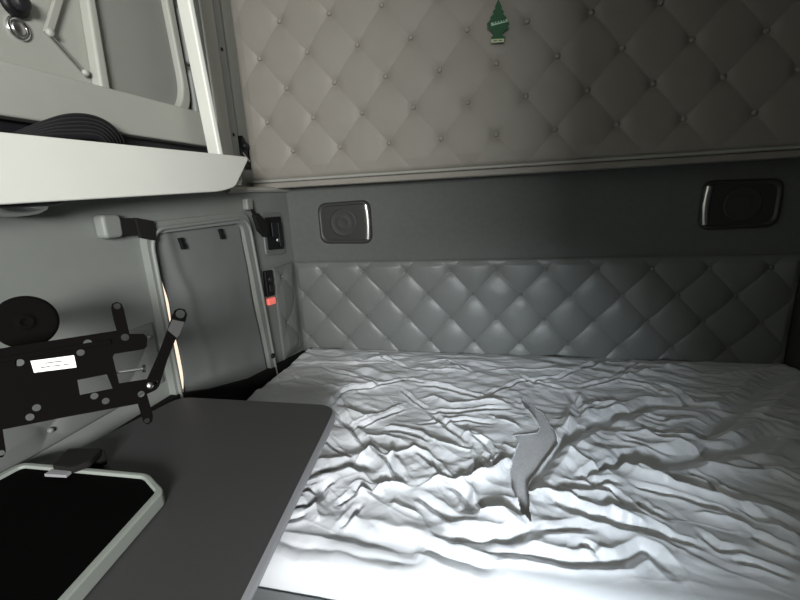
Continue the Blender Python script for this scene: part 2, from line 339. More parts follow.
# (crop, kind, height mm, width mm, points) - creases of the sheet as they lie on the bed
FOLDS = [
 (1,'V',5,8,[(240,100),(400,105),(620,100)]), (1,'R',4,10,[(250,92),(500,97),(640,76),(800,68)]),
 (1,'V',7,9,[(370,120),(500,160),(600,190),(700,165),(800,180)]), (1,'V',6,8,[(590,75),(650,90),(720,120),(800,135)]),
 (1,'R',9,14,[(150,235),(200,190),(340,195),(450,205),(560,190)]), (1,'V',9,10,[(410,270),(450,220),(560,200),(700,170)]),
 (1,'V',11,12,[(420,290),(480,360),(560,440),(620,490),(690,580)]), (1,'R',8,10,[(480,345),(600,305),(700,258)]),
 (1,'V',9,8,[(500,360),(610,318),(690,278)]), (1,'R',14,13,[(490,510),(570,460),(630,492),(740,460),(800,470)]),
 (1,'V',7,8,[(690,205),(730,240),(780,275)]), (1,'R',8,10,[(620,350),(720,370),(800,400)]), (1,'V',9,9,[(630,365),(720,388),(800,420)]),
 (1,'V',14,20,[(320,530),(400,530),(500,515),(560,530)]), (1,'R',10,18,[(300,560),(430,535),(520,560)]),
 (1,'V',8,9,[(630,500),(660,550),(690,590)]), (1,'R',6,8,[(440,240),(470,300),(560,330)]), (1,'V',6,8,[(380,400),(460,470),(500,490)]),
 (1,'R',6,8,[(540,400),(620,395),(700,430)]), (1,'V',5,7,[(250,150),(330,175),(430,200)]),
 (2,'V',11,12,[(0,185),(70,190),(170,215),(250,240),(360,258)]), (2,'R',9,12,[(0,240),(60,235),(130,265),(250,255),(350,266)]),
 (2,'V',10,10,[(40,292),(150,297),(350,282)]), (2,'V',10,11,[(50,300),(110,360),(170,400),(200,430)]),
 (2,'R',9,9,[(0,392),(80,435),(200,455),(215,460)]), (2,'R',9,9,[(160,393),(260,405)]), (2,'R',8,9,[(215,435),(210,570)]),
 (2,'V',10,10,[(0,470),(60,520),(110,580)]), (2,'R',14,12,[(210,580),(300,550),(365,503)]), (2,'V',12,10,[(215,560),(300,520),(340,487)]),
 (2,'V',20,26,[(430,600),(480,510),(560,430),(620,390),(700,330),(800,300)]), (2,'R',12,20,[(560,450),(680,515),(800,575)]),
 (2,'V',9,14,[(620,380),(640,290),(600,215)]), (2,'V',10,12,[(640,562),(720,532),(800,502)]), (2,'R',8,14,[(590,370),(600,280),(650,215)]),
 (2,'R',6,9,[(0,132),(100,130),(200,138)]), (2,'V',6,8,[(110,92),(150,110),(205,138)]), (2,'R',6,9,[(270,130),(400,125),(640,138)]),
 (2,'V',8,9,[(640,197),(720,182),(800,160)]), (2,'V',6,8,[(0,97),(130,95)]), (2,'R',9,8,[(250,488),(310,520)]),
 (2,'R',7,9,[(330,430),(380,458)]), (2,'V',6,9,[(250,235),(400,170),(560,160),(640,130)]), (2,'V',7,9,[(400,150),(470,180),(560,200)]),
 (2,'V',7,9,[(0,345),(100,340),(180,330),(300,340)]), (2,'R',7,9,[(270,310),(330,335),(400,360)]), (2,'V',9,12,[(640,130),(700,100),(760,60)]),
 (2,'V',7,9,[(700,290),(760,270),(800,268)]), (2,'R',9,12,[(640,290),(690,265),(800,255)]), (2,'V',8,10,[(200,395),(260,420),(290,470),(240,540)]),
 (3,'R',9,16,[(0,185),(120,150),(250,120),(400,90),(500,75)]), (3,'R',8,12,[(380,140),(480,148),(600,130),(780,103)]),
 (3,'V',15,26,[(0,390),(60,320),(200,262),(330,270)]), (3,'V',10,12,[(220,180),(300,210),(360,270),(480,282),(560,280)]),
 (3,'V',14,34,[(400,460),(440,380),(540,300),(640,220),(740,130)]), (3,'R',9,10,[(590,295),(660,330),(800,360)]),
 (3,'R',7,9,[(600,283),(700,293),(800,295)]), (3,'R',9,10,[(60,395),(180,380),(260,420),(380,440),(420,470)]),
 (3,'R',8,10,[(200,385),(300,400),(390,400)]), (3,'V',20,30,[(0,530),(100,500),(250,490),(400,470),(560,440),(700,385),(800,385)]),
 (3,'R',12,13,[(395,480),(440,520),(540,530),(700,545),(800,575)]), (3,'R',12,13,[(80,520),(160,560),(300,600)]),
 (3,'V',7,10,[(60,150),(140,100),(240,60)]), (3,'V',7,9,[(80,175),(180,190),(260,230)]), (3,'V',6,9,[(160,310),(260,330),(350,320)]),
 (3,'R',7,9,[(260,340),(360,330),(430,340)]), (3,'V',7,9,[(80,410),(200,440),(310,460)]), (3,'R',7,12,[(430,385),(500,385),(560,410)]),
 (3,'V',8,14,[(540,480),(640,500),(800,510)]), (3,'R',6,10,[(700,390),(800,405)]), (3,'V',6,9,[(640,180),(720,190),(800,170)]),
 (4,'V',12,16,[(330,80),(450,60)]), (4,'V',12,14,[(250,215),(360,190),(430,105)]), (4,'V',9,12,[(240,250),(350,230)]),
 (4,'V',7,9,[(290,140),(380,135),(470,100)]), (4,'R',9,10,[(540,155),(620,145),(680,120),(770,125)]),
 (4,'R',7,10,[(680,190),(740,215),(800,235)]), (4,'V',8,9,[(530,140),(560,120),(640,160)]), (4,'V',7,12,[(200,320),(400,352),(600,386),(800,412)]),
 (4,'V',13,26,[(440,290),(600,325),(740,360),(800,385)]), (4,'V',8,9,[(470,185),(540,150),(560,130)]), (4,'R',8,10,[(380,200),(400,260)]),
 (4,'V',7,9,[(480,275),(520,240),(560,190)]), (4,'R',8,16,[(560,70),(640,130),(700,120)]),
 (5,'R',12,11,[(0,125),(90,98),(140,110),(210,100),(300,60),(365,20)]), (5,'V',15,13,[(130,115),(180,150),(205,225)]),
 (5,'R',8,12,[(210,110),(218,200),(240,235),(430,248)]), (5,'V',15,18,[(240,195),(330,200),(420,235)]),
 (5,'V',9,12,[(0,160),(60,200),(150,270)]), (5,'V',14,20,[(80,325),(250,335),(360,338),(450,292)]),
 (5,'R',13,12,[(430,150),(520,143),(640,190)]), (5,'V',16,15,[(530,165),(620,215),(800,270)]), (5,'V',9,14,[(0,340),(100,390),(300,440)]),
 (5,'V',10,13,[(220,385),(450,390),(620,417),(800,420)]), (5,'R',10,12,[(590,155),(700,150),(800,165)]), (5,'V',8,10,[(560,110),(700,130),(800,160)]),
 (5,'V',9,10,[(640,80),(700,110),(800,105)]), (5,'V',8,12,[(480,300),(600,285),(680,285)]), (5,'V',7,9,[(640,350),(690,370),(720,400)]),
 (6,'R',16,14,[(70,45),(130,55),(230,100),(350,140),(500,180),(680,220),(800,265)]), (6,'V',13,18,[(280,92),(400,115),(520,160),(700,210)]),
 (6,'V',10,9,[(130,110),(300,160),(480,215),(540,240)]), (6,'R',9,10,[(380,220),(500,250),(620,300)]), (6,'V',10,11,[(600,310),(700,360),(790,390)]),
 (6,'R',12,12,[(20,215),(120,250),(190,280)]), (6,'V',13,16,[(0,235),(100,272),(190,290),(300,330)]),
 (6,'V',12,14,[(0,418),(90,415),(170,370),(220,390),(290,455)]), (6,'V',9,10,[(150,170),(200,220),(270,240)]),
 (6,'V',8,9,[(0,130),(60,150),(110,190)]), (6,'V',7,9,[(400,300),(480,360),(560,370)]), (6,'V',8,9,[(560,200),(640,250),(740,290)]),
 (6,'V',7,9,[(640,40),(720,60),(800,90)]), (6,'V',7,9,[(360,60),(440,90),(500,150)]), (6,'R',8,9,[(640,250),(720,300),(800,330)]),
 (6,'V',7,9,[(240,290),(320,330),(400,350)]), (6,'V',6,8,[(540,400),(640,430),(760,480)]),
]
nx, ny = 1000, 620
sx0, sx1 = -0.938, 1.124
xs = np.linspace(sx0, sx1, nx)
# front-to-back profile by arc length: hanging front, rounded edge, flat top
rr = 0.045; yf = 0.650
ss = np.linspace(0, 1.28, ny)
drop = 0.045; arc = rr*math.pi/2
yy = np.where(ss < drop, yf, np.where(ss < drop+arc, yf+rr*(1-np.cos((ss-drop)/rr)), yf+rr+(ss-drop-arc)))
zz = np.where(ss < drop, SZ-rr-(drop-ss), np.where(ss < drop+arc, SZ-rr+rr*np.sin(np.clip((ss-drop)/rr, 0, math.pi/2)), SZ))
nyv = np.where(ss < drop, -1.0, np.where(ss < drop+arc, -np.cos(np.clip((ss-drop)/rr, 0, math.pi/2)), 0.0)); nzv = np.sqrt(1-nyv**2)
SX, SYY = np.meshgrid(xs, yy)
SU = np.meshgrid(xs, ss)[1]
Hs = np.zeros_like(SX)
flatY = np.clip((SYY-0.70)/0.05, 0, 1)
def dist_poly(PX, PY, pts):
    D = np.full(PX.shape, 9.0); T = np.zeros(PX.shape); L = [0.0]
    for a, b in zip(pts, pts[1:]): L.append(L[-1]+math.dist(a, b))
    for i, (a, b) in enumerate(zip(pts, pts[1:])):
        ax_, ay_ = a; dx, dy = b[0]-a[0], b[1]-a[1]; l2 = dx*dx+dy*dy+1e-12
        t = np.clip(((PX-ax_)*dx+(PY-ay_)*dy)/l2, 0, 1)
        d = np.hypot(PX-ax_-t*dx, PY-ay_-t*dy)
        mk = d < D; D = np.where(mk, d, D); T = np.where(mk, (L[i]+t*math.sqrt(l2))/L[-1], T)
    return D, T
wobx = 0.010*(noise2(SX*22, SYY*22, 51)-0.5)+0.005*(noise2(SX*55, SYY*55, 52)-0.5)
woby = 0.010*(noise2(SX*22, SYY*22, 53)-0.5)+0.005*(noise2(SX*55, SYY*55, 54)-0.5)
for c, k, h, wd, pts in FOLDS:
    P = W(c, pts); A = np.array(P); h *= 0.001; wd *= 0.001
    x0, y0 = A.min(0)-4*wd; x1, y1 = A.max(0)+4*wd
    i0, i1 = np.searchsorted(xs, [x0, x1]); j0, j1 = np.searchsorted(yy, [y0, y1])
    if i1 <= i0 or j1 <= j0: continue
    sl = (slice(j0, j1), slice(i0, i1))
    D, T = dist_poly(SX[sl]+0.6*wobx[sl], SYY[sl]+0.6*woby[sl], P)
    tp = np.clip(np.minimum(T, 1-T)*5+0.25, 0, 1)
    if k == 'R': Hs[sl] += h*1.25*tp*np.exp(-(D/(wd*0.85))**1.0)
    else: Hs[sl] -= h*1.15*tp*(np.exp(-(D/(wd*0.75))**1.6)-0.50*np.exp(-(np.abs(D-1.7*wd)/(wd*0.7))**1.3))
# finer crumples, running with the cloth
def creases(ang, f, st, seed, p):
    c_, s_ = math.cos(ang), math.sin(ang)
    wx = SX+0.045*(noise2(SX*9, SYY*9, seed+1)-0.5); wy = SYY+0.045*(noise2(SX*9, SYY*9, seed+2)-0.5)
    a = (wx*c_+wy*s_)*f/st+40; b = (-wx*s_+wy*c_)*f+40
    n = noise2(a, b, seed); return (1-np.abs(2*n-1))**p
right = 1/(1+np.exp(-(SX-0.05)/0.12))
def crumple(ang_lo, ang_hi, lam_lo, lam_hi, n, slope, seed):
    rs = np.random.RandomState(seed); o = np.zeros_like(SX)
    for q in range(n):
        an = math.radians(rs.uniform(ang_lo, ang_hi)); lam = math.exp(rs.uniform(math.log(lam_lo), math.log(lam_hi)))
        wx = lam*1.6*(noise2(SX*0.28/lam+q*7, SYY*0.28/lam, seed+q)-0.5)
        t = ((-SX*math.sin(an)+SYY*math.cos(an))+wx)/lam+rs.rand()
        tri = np.abs(t-np.floor(t)-0.5)*2; tri = np.where(tri < 0.08, 0.04+tri*tri/0.16, tri)
        mk = np.clip((noise2(SX*0.45/lam+31*q, SYY*0.55/lam, seed+50+q)-0.50)*3.6, 0, 1)
        o += slope*lam*0.5*mk*(1-tri)
    return o
fine = (crumple(-45, -8, 0.035, 0.16, 7, 0.12, 101)*right + crumple(-60, 60, 0.04, 0.16, 8, 0.12, 201)*(1-right)
        + crumple(-25, 15, 0.020, 0.05, 3, 0.07, 301) + crumple(20, 60, 0.03, 0.09, 2, 0.07, 401)
        + 0.0014*creases(-0.30, 16, 3.0, 25, 9) + 0.0014*creases(0.35, 13, 3.0, 27, 9) + 0.0014*creases(-0.9, 12, 3.0, 29, 9) + 0.008*(noise2(SX*5, SYY*5, 81)-0.5)) - 0.004
Hs += fine*(0.12+0.88*flatY)
Hs += 0.012
# broad swells
Hs = np.where(Hs > 0.005, Hs, 0.005*np.exp((Hs-0.005)/0.010))
side = np.minimum(SX-sx0, sx1-SX+0.02); es = np.clip(side/0.03, 0, 1); sdrop = 0.05*(1-np.sqrt(1-(1-es)**2))
backd = np.clip((1.835-SYY)/0.03, 0, 1)
PY = SYY+nyv[:, None]*Hs; PZ = zz[:, None]+nzv[:, None]*Hs*(0.3+0.7*backd)-sdrop
hole_px = [(521,401),(533,408),(542,416),(550,431),(558,444),(543,462),(531,478),(527,488),(529,505),(531,529),(522,516),(512,492),(511,478),(514,460),(519,446),(515,439),(538,437),(541,430),(532,416),(524,408)]
HP = [on(x, y, 2, SZ+0.008)[:2] for x, y in hole_px]
def inside(PX, PY_, poly):
    r = np.zeros(PX.shape, bool); n = len(poly)
    for i in range(n):
        x1, y1 = poly[i]; x2, y2 = poly[(i+1) % n]
        if y1 == y2: continue
        r ^= ((y1 > PY_) != (y2 > PY_)) & (PX < (x2-x1)*(PY_-y1)/(y2-y1)+x1)
    return r
ins = inside(SX+0.35*wobx, SYY+0.35*woby, HP)
dh, _ = dist_poly(SX, SYY, HP+[HP[0]])
PZ += np.where(ins, 0, 0.005*np.exp(-(dh/0.006)**2))
keep = ~(ins[:-1, :-1] | ins[1:, 1:])
# ragged hem
hem = (0.012*noise2(xs*6, xs*0, 91)+0.004*noise2(xs*40, xs*0, 92))
hidx = np.searchsorted(ss, hem)
for i in range(nx-1): keep[:hidx[i], i] = False
bs = gridmesh('bed_sheet', np.stack([SX, PY, PZ], -1), M['sheet'], None, keep)
sm = bs.modifiers.new('thickness', 'SOLIDIFY'); sm.thickness = 0.0012; sm.offset = -1
tag(bs, 'crumpled white sheet with a rip in the middle spread over the mattress', 'sheet')
lb = on(337, 590, 1, 0.640)
box('care_label', (lb[0]-0.004, 0.6365, lb[2]-0.008), (lb[0]+0.004, 0.638, lb[2]+0.016), M['paper'], bs)

# ------------------------------------------------------------------ speakers
def speaker(x0, x1, z0, z1, label, inner):
    t = thing('wall_speaker', ((x0+x1)/2, YB, z0), label, 'speaker', 'speakers on the grey back band')
    w_, h_ = x1-x0, z1-z0
    tap = 0.012
    out = [(0, 0.006), (w_, 0), (w_, h_), (0, h_-0.006)] if inner > 0 else [(0, 0), (w_, 0.006), (w_, h_-0.006), (0, h_)]
    outer = roundpoly(out, 0.045, 8)
    def inset(pts, d, dx=0):
        cx_, cz = w_/2, h_/2
        return [(cx_+dx+(p[0]-cx_)*(1-2*d/w_), cz+(p[1]-cz)*(1-2*d/h_)) for p in pts]
    fr = ((x0, YB-0.001, z0), X_, Z_)
    def ring(name, A, ya, B, yb, m):
        bm = bmesh.new(); n = len(A)
        va = [bm.verts.new((x0+p[0], YB-ya, z0+p[1])) for p in A]; vb = [bm.verts.new((x0+p[0], YB-yb, z0+p[1])) for p in B]
        for i in range(n): bm.faces.new((va[i], va[(i+1) % n], vb[(i+1) % n], vb[i]))
        return bm
    # housing: stepped bezel, deeper on the side towards the middle of the cab
    bm = bmesh.new(); rings = []
    steps = [(outer, 0.0), (outer, 0.008), (inset(outer, 0.006), 0.018), (inset(outer, 0.013), 0.019), (inset(outer, 0.020), 0.010)]
    for A, ya in steps: rings.append([bm.verts.new((x0+p[0], YB-ya, z0+p[1])) for p in A])
    n = len(outer)
    for a, b in zip(rings, rings[1:]):
        for i in range(n): bm.faces.new((a[i], a[(i+1) % n], b[(i+1) % n], b[i]))
    finish('bezel', bm, M['spk'], t, smooth=True)
    prism('grille', inset(outer, 0.019), ((x0, YB-0.001, z0), X_, Z_), 0.010, M['spk2'], t)
    cx_ = x0+w_*(0.47 if inner > 0 else 0.53); cz = z0+h_*0.5
    lathe('speaker_ring', [(0.064, -0.001), (0.064, 0.0015), (0.060, 0.0025), (0.054, 0.001), (0.030, 0.0006), (0.026, 0.0016), (0.022, 0.0008), (0, 0.0010)], ((cx_, YB-0.0105, cz), X_, Z_), M['spk'], t, 40)
    # polished curved strip along the side nearest the middle
    bm = bmesh.new(); xs_ = (x0+w_-0.004) if inner > 0 else x0+0.004; dr = -1 if inner > 0 else 1
    K = 16; prof = [(0, 0.010), (0.004, 0.019), (0.013, 0.0225), (0.023, 0.0195), (0.027, 0.011)]
    rows = []
    for k in range(K+1):
        f = k/K; bul = 0.012*(1-(2*f-1)**2); z = z0+0.022+(h_-0.044)*f
        rows.append([bm.verts.new((xs_+dr*(a-bul*0.5+0.004), YB-d, z)) for a, d in prof])
    for a, b in zip(rows, rows[1:]):
        for i in range(4): bm.faces.new((a[i], a[i+1], b[i+1], b[i]))
    finish('polished_strip', bm, M['spkr'], t, smooth=True)['label'] = 'shiny curved edge strip'
    return t
speaker(-0.826, -0.568, 1.238, 1.438, 'rounded dark speaker on the back wall near the left corner', 1)
speaker(0.762, 1.028, 1.256, 1.446, 'rounded black speaker in shadow at the right end of the back wall', -1)

# ------------------------------------------------------------------ left wall: window with shade
wn = thing('shaded_window', (XL, 1.27, 0.8), 'bunk window in the left wall covered by a grey fabric shade', 'window')
o1 = roundpoly([(0.990, 0.66), (1.578, 0.66), (1.515, 1.418), (0.990, 1.412)], [0.03, 0.03, 0.075, 0.07], 8)
i1_ = roundpoly([(1.018, 0.70), (1.530, 0.70), (1.462, 1.378), (1.018, 1.378)], [0.02, 0.02, 0.035, 0.03], 8)
prism('frame', o1, ((XL, 0, 0), Y_, Z_), 0.024, M['wall'], wn, holes=[i1_], bevel=0.009, seg=4)
def offs(p, d):
    cx_ = sum(q[0] for q in p)/len(p); cz = sum(q[1] for q in p)/len(p)
    return [(cx_+(q[0]-cx_)*(1+d), cz+(q[1]-cz)*(1+d)) for q in p]
tube('frame_bead', [(XL+0.026, a, b) for a, b in offs(o1, -0.055)], 0.006, M['wall'], wn, closed=True)
prism('pane', roundpoly(offs(op, 0.01), 0.03), ((XL-0.10, 0, 0), Y_, Z_), 0.004, M['dayglass'], wn)['label'] = 'daylit pane seen through the slit beside the shade'
# shade: cloth that bows a little, leaving a narrow slit of daylight on its left
ns, nt_ = 40, 60
Sg = np.zeros((nt_, ns, 3))
for j in range(nt_):
    f = j/(nt_-1); z = 0.69+(1.383-0.69)*f
    slit = 0.016/(1+math.exp((z-1.21)/0.018))/(1+math.exp((0.90-z)/0.015))*(1-0.45*math.exp(-((z-1.10)/0.05)**2))
    yl = 1.034+slit; yr = 1.525-0.062*f-0.010*math.exp(-((z-1.05)/0.10)**2)
    for i in range(ns):
        g = i/(ns-1)
        fold = 0.010*math.exp(-((g-0.10-0.25*(1-f))/0.05)**2)*f
        Sg[j, i] = (XL+0.007+0.006*math.sin(math.pi*g)*math.sin(math.pi*f)+fold*0.6+0.003*noise2(np.array(g*6), np.array(f*7), 8), yl+(yr-yl)*g, z)
sh = gridmesh('shade', Sg, M['shade'], wn)
sm = sh.modifiers.new('t', 'SOLIDIFY'); sm.thickness = 0.002
for (y, z, dy) in ((1.130, 1.338, 0.012), (1.330, 1.348, 0.012)):
    pz = [(y-0.012, z+0.018), (y+0.006, z+0.019), (y+0.008, z), (y+0.015, z-0.003), (y+0.013, z-0.019), (y-0.004, z-0.018), (y-0.006, z-0.002)]
    prism('clip', pz, ((XL+0.014, 0, 0), Y_, Z_), 0.010, M['black'], wn, bevel=0.002)
lathe('latch', [(0.012, 0), (0.012, 0.006), (0.008, 0.009), (0, 0.010)], ((XL+0.024, 1.545, 0.80), Y_, Z_), M['black'], wn, 16)

# strap anchors
def anchor(y, z, s, label, straps):
    t = thing('strap_anchor', (XL, y, z), label, 'strap')
    bm = bmesh.new()
    pts = roundpoly([(-0.024*s, -0.026*s), (0.024*s, -0.026*s), (0.026*s, 0.026*s), (-0.024*s, 0.028*s)], 0.012*s, 6)
    prism('anchor_cap', [(y+a, z+b) for a, b in pts], ((XL, 0, 0), Y_, Z_), 0.030*s, M['wall'], t, bevel=0.008*s, seg=4)
    for nm, quad, off, th in straps:
        prism(nm, quad, ((XL+off, 0, 0), Y_, Z_), th, M['webbing'], t, bevel=0.0015)
anchor(0.888, 1.410, 1.12, 'black strap on a rounded grey wall anchor left of the shaded window',
       [('strap', [(0.900, 1.430), (0.975, 1.426), (0.972, 1.380), (0.908, 1.384)], 0.026, 0.005),
        ('buckle', [(0.958, 1.428), (1.020, 1.414), (1.014, 1.360), (0.962, 1.374)], 0.027, 0.009)])
anchor(1.530, 1.445, 0.85, 'short black strap hanging from a small grey anchor above the switch panel',
       [('strap', [(1.525, 1.435), (1.545, 1.435), (1.585, 1.380), (1.555, 1.378)], 0.020, 0.004),
        ('handle', [(1.545, 1.402), (1.572, 1.408), (1.630, 1.366), (1.640, 1.325), (1.605, 1.308), (1.565, 1.340)], 0.014, 0.018)])

sw = thing('switch_panel', (XL, 1.725, 1.225), 'black switch plate in a grey surround on the left wall by the corner', 'switch')
prism('surround', roundpoly([(1.628, 1.225), (1.800, 1.210), (1.800, 1.402), (1.630, 1.406)], 0.02), ((XL, 0, 0), Y_, Z_), 0.010, M['vinyl2'], sw, bevel=0.004)
prism('plate', roundpoly([(1.645, 1.248), (1.782, 1.236), (1.782, 1.384), (1.647, 1.387)], 0.008), ((XL+0.010, 0, 0), Y_, Z_), 0.004, M['black'], sw, bevel=0.001)
prism('rocker', [(1.685, 1.300), (1.735, 1.298), (1.735, 1.360), (1.685, 1.362)], ((XL+0.014, 0, 0), Y_, Z_), 0.006, M['rubber'], sw, bevel=0.003)
prism('rocker', [(1.742, 1.250), (1.778, 1.249), (1.778, 1.358), (1.742, 1.360)], ((XL+0.014, 0, 0), Y_, Z_), 0.005, M['rubber'], sw, bevel=0.003)
lathe('socket', [(0.010, 0), (0.010, 0.004), (0.006, 0.005), (0, 0.0055)], ((XL+0.014, 1.728, 1.283), Y_, Z_), M['steel'], sw, 16)
dv = thing('wall_control', (XL, 1.615, 1.03), 'small black control with a glowing red button below the switch plate', 'switch')
prism('body', roundpoly([(1.588, 1.052), (1.646, 1.046), (1.652, 1.160), (1.590, 1.166)], 0.008), ((XL, 0, 0), Y_, Z_), 0.016, M['black'], dv, bevel=0.004)
lathe('knob', [(0.014, 0), (0.014, 0.008), (0.010, 0.011), (0, 0.012)], ((XL+0.016, 1.615, 1.125), Y_, Z_), M['rubber'], dv, 20)
prism('toggle', [(1.600, 1.070), (1.634, 1.066), (1.636, 1.100), (1.602, 1.104)], ((XL+0.016, 0, 0), Y_, Z_), 0.007, M['rubber'], dv, bevel=0.003)
prism('red_button', roundpoly([(1.592, 1.014), (1.652, 1.008), (1.650, 1.038), (1.592, 1.043)], 0.005), ((XL, 0, 0), Y_, Z_), 0.014, M['redlit'], dv, bevel=0.003)['label'] = 'glowing red button'

# ------------------------------------------------------------------ shelf high on the left wall
sf = thing('overhead_shelf', (-0.98, 0.8, 1.47), 'off-white overhead shelf with a raised front lip along the left wall', 'shelf')
lipp = [(-0.6, 1.468), (0.58, 1.469), (1.215, 1.490), (1.290, 1.505), (1.388, 1.597), (1.380, 1.606), (0.6, 1.593), (-0.6, 1.590)]
prism('front_lip', roundpoly(lipp, [0, 0, 0.06, 0.02, 0.006, 0.004, 0, 0], 4), ((-0.868, 0, 0), Y_, Z_), 0.018, M['shelf'], sf, bevel=0.004, seg=3)
prism('shelf_board', [(-0.6, 1.478), (0.58, 1.479), (1.20, 1.500), (1.35, 1.512), (1.35, 1.524), (-0.6, 1.505)], ((-1.098, 0, 0), Y_, Z_), 0.230, M['cream'], sf)
box('inner_rail', (-1.02, -0.6, 1.650), (-0.995, 1.395, 1.762), M['cream'], sf, 0.006)
box('rail_shelf', (-1.098, -0.6, 1.740), (-1.02, 1.395, 1.755), M['cream'], sf)
box('black_liner', (-1.020, -0.6, 1.526), (-1.008, 1.392, 1.650), M['rubber'], sf)
box('end_plate', (-1.098, 1.352, 1.52), (-0.872, 1.368, 1.600), M['cream'], sf, 0.003)
tube('rail_bead', [(-0.992, -0.6, 1.648), (-0.992, 1.39, 1.645)], 0.004, M['seam'], sf, smoothpath=False)
# upright post
po = thing('shelf_post', (-0.89, 1.30, 1.53), 'pale upright post rising from the end of the overhead shelf', 'post')
bm = bmesh.new()
lo_ = [(-0.935, 1.290), (-0.878, 1.268), (-0.874, 1.288), (-0.930, 1.310)]
for z, dy in ((1.530, 0.004), (2.549, -0.085)):
    for x, y in lo_: bm.verts.new((x, y+dy, z))
bm.verts.ensure_lookup_table(); v = bm.verts
for i in range(4): bm.faces.new((v[i], v[(i+1) % 4], v[4+(i+1) % 4], v[4+i]))
bm.faces.new(v[:4]); bm.faces.new(v[4:8])
finish('post', bm, M['shelf'], po, bevel=0.006, seg=3)
box('foot', (-0.925, 1.26, 1.522), (-0.870, 1.352, 1.532), M['cream'], po, 0.003)
# cable bundle
hb = thing('cable_bundle', (-0.93, 0.8, 1.53), 'coil of thick black cable lying on the overhead shelf', 'cable')
for k in range(6):
    x = -0.960+0.014*k; f = x/-0.92; lo = 0.0085*k
    path = [(0.52, 1.560), (0.66, 1.585-lo*0.3), (0.75, 1.630-lo*0.6), (0.81, 1.655-lo), (0.87, 1.662-lo), (0.915-0.006*k, 1.648-lo), (0.938-0.010*k, 1.618-lo*0.5), (0.925-0.012*k, 1.575), (0.84, 1.560)]
    tube('cable', [(x, a*f, 1.45+(b-1.45)*f) for a, b in path], 0.0082, M['rubber'], hb)
# rounded locker door on the upper wall
rd = thing('locker_door', (XU, 1.25, 1.78), 'rounded cream locker door on the upper left wall behind the shelf', 'door')
ro = roundpoly([(1.050, 1.70), (1.430, 1.760), (1.40, 2.40), (1.090, 2.36)], [0.05, 0.10, 0.08, 0.08], 10)
ri = roundpoly([(1.083, 1.710), (1.398, 1.775), (1.365, 2.34), (1.108, 2.31)], [0.07, 0.12, 0.07, 0.07], 10)
prism('door_frame', ro, ((XU, 0, 0), Y_, Z_), 0.034, M['cream'], rd, holes=[ri], bevel=0.010, seg=4)
prism('door_panel', ri, ((XU, 0, 0), Y_, Z_), 0.012, M['cream2'], rd)
for k in range(4):
    z = 1.74+0.20*k
    prism('side_cushion', roundpoly([(1.450, z), (1.515, z+0.01), (1.512, z+0.195), (1.447, z+0.185)], 0.02, 5), ((XU, 0, 0), Y_, Z_), 0.030, M['wall'], rd, bevel=0.012, seg=4)
# wall strip between post and tufted panel
ws = thing('wall_strip', (XU, 1.6, 1.51), 'grey upright wall strip between the pale post and the tufted panel', 'trim')
box('strip', (XU, 1.530, 1.508), (XU+0.022, 1.705, 2.545), M['wall'], ws, 0.006)
box('cover', (XU+0.022, 1.560, 1.640), (XU+0.032, 1.640, 2.540), M['trimv'], ws, 0.004)
for z in (1.68, 2.0): lathe('screw', [(0.007, 0), (0.007, 0.002), (0, 0.003)], ((XU+0.022, 1.672, z+0.05), Y_, Z_), M['black'], ws, 12)
bf = thing('bunk_latch', (XU+0.02, 1.73, 1.62), 'black metal latch at the lower left edge of the tufted panel', 'latch')
prism('latch_plate', roundpoly([(1.700, 1.600), (1.748, 1.600), (1.748, 1.700), (1.722, 1.735), (1.700, 1.68)], 0.006), ((XU+0.001, 0, 0), Y_, Z_), 0.030, M['black'], bf, bevel=0.002)
lathe('latch_knob', [(0.015, 0), (0.015, 0.012), (0.010, 0.016), (0, 0.017)], ((XU+0.031, 1.726, 1.690), Y_, Z_), M['rubber'], bf, 16)
tube('latch_pin', [(XU+0.034, 1.70, 1.66), (XU+0.036, 1.742, 1.625)], 0.005, M['steel'], bf, smoothpath=False)
# folding strut, knob and grommet at the far left
fs = thing('folding_strut', (XU, 1.0, 1.80), 'thin jointed folding strut on the upper left wall beside the locker door', 'strut')
def bar(name, a, b, wd, th, off, m, p):
    a = Vector(a); b = Vector(b); d = (b-a).normalized(); n = Vector((-d.y, d.x))*wd/2
    return prism(name, [tuple(a-n), tuple(b-n), tuple(b+n), tuple(a+n)], ((XU+off, 0, 0), Y_, Z_), th, m, p, bevel=0.002)
bar('arm', (0.952, 1.882), (1.026, 2.02), 0.018, 0.012, 0.004, M['trimv'], fs)
bar('arm', (0.950, 1.888), (1.040, 1.806), 0.008, 0.008, 0.004, M['steel'], fs)
lathe('joint', [(0.009, 0), (0.009, 0.008), (0.006, 0.010), (0, 0.011)], ((XU+0.014, 0.953, 1.884), Y_, Z_), M['cream'], fs, 16)
lathe('joint', [(0.008, 0), (0.008, 0.008), (0.005, 0.010), (0, 0.011)], ((XU+0.012, 1.032, 1.813), Y_, Z_), M['cream'], fs, 16)
kb = thing('coat_fastener', (XU, 0.896, 1.92), 'black knob at the top left corner above the round chrome lock', 'knob')
lathe('base', [(0.030, 0), (0.030, 0.010), (0.022, 0.014), (0.018, 0.016)], ((XU, 0.892, 1.926), Y_, Z_), M['black'], kb, 24)
lathe('cap', [(0.018, 0), (0.018, 0.018), (0.012, 0.022), (0, 0.023)], ((XU+0.014, 0.892, 1.926), Y_, Z_), M['rubber'], kb, 24)
tube('stem', [(XU+0.006, 0.70, 2.01), (XU+0.010, 0.80, 1.965), (XU+0.012, 0.88, 1.935)], 0.012, M['rubber'], kb)
gr = thing('round_lock', (XU, 0.9, 1.87), 'round chrome lock below the black knob on the upper left wall', 'lock')
lathe('rim', [(0.026, 0), (0.026, 0.005), (0.022, 0.008), (0.017, 0.005), (0.016, 0.002)], ((XU, 0.888, 1.874), Y_, Z_), M['chrome'], gr, 32)
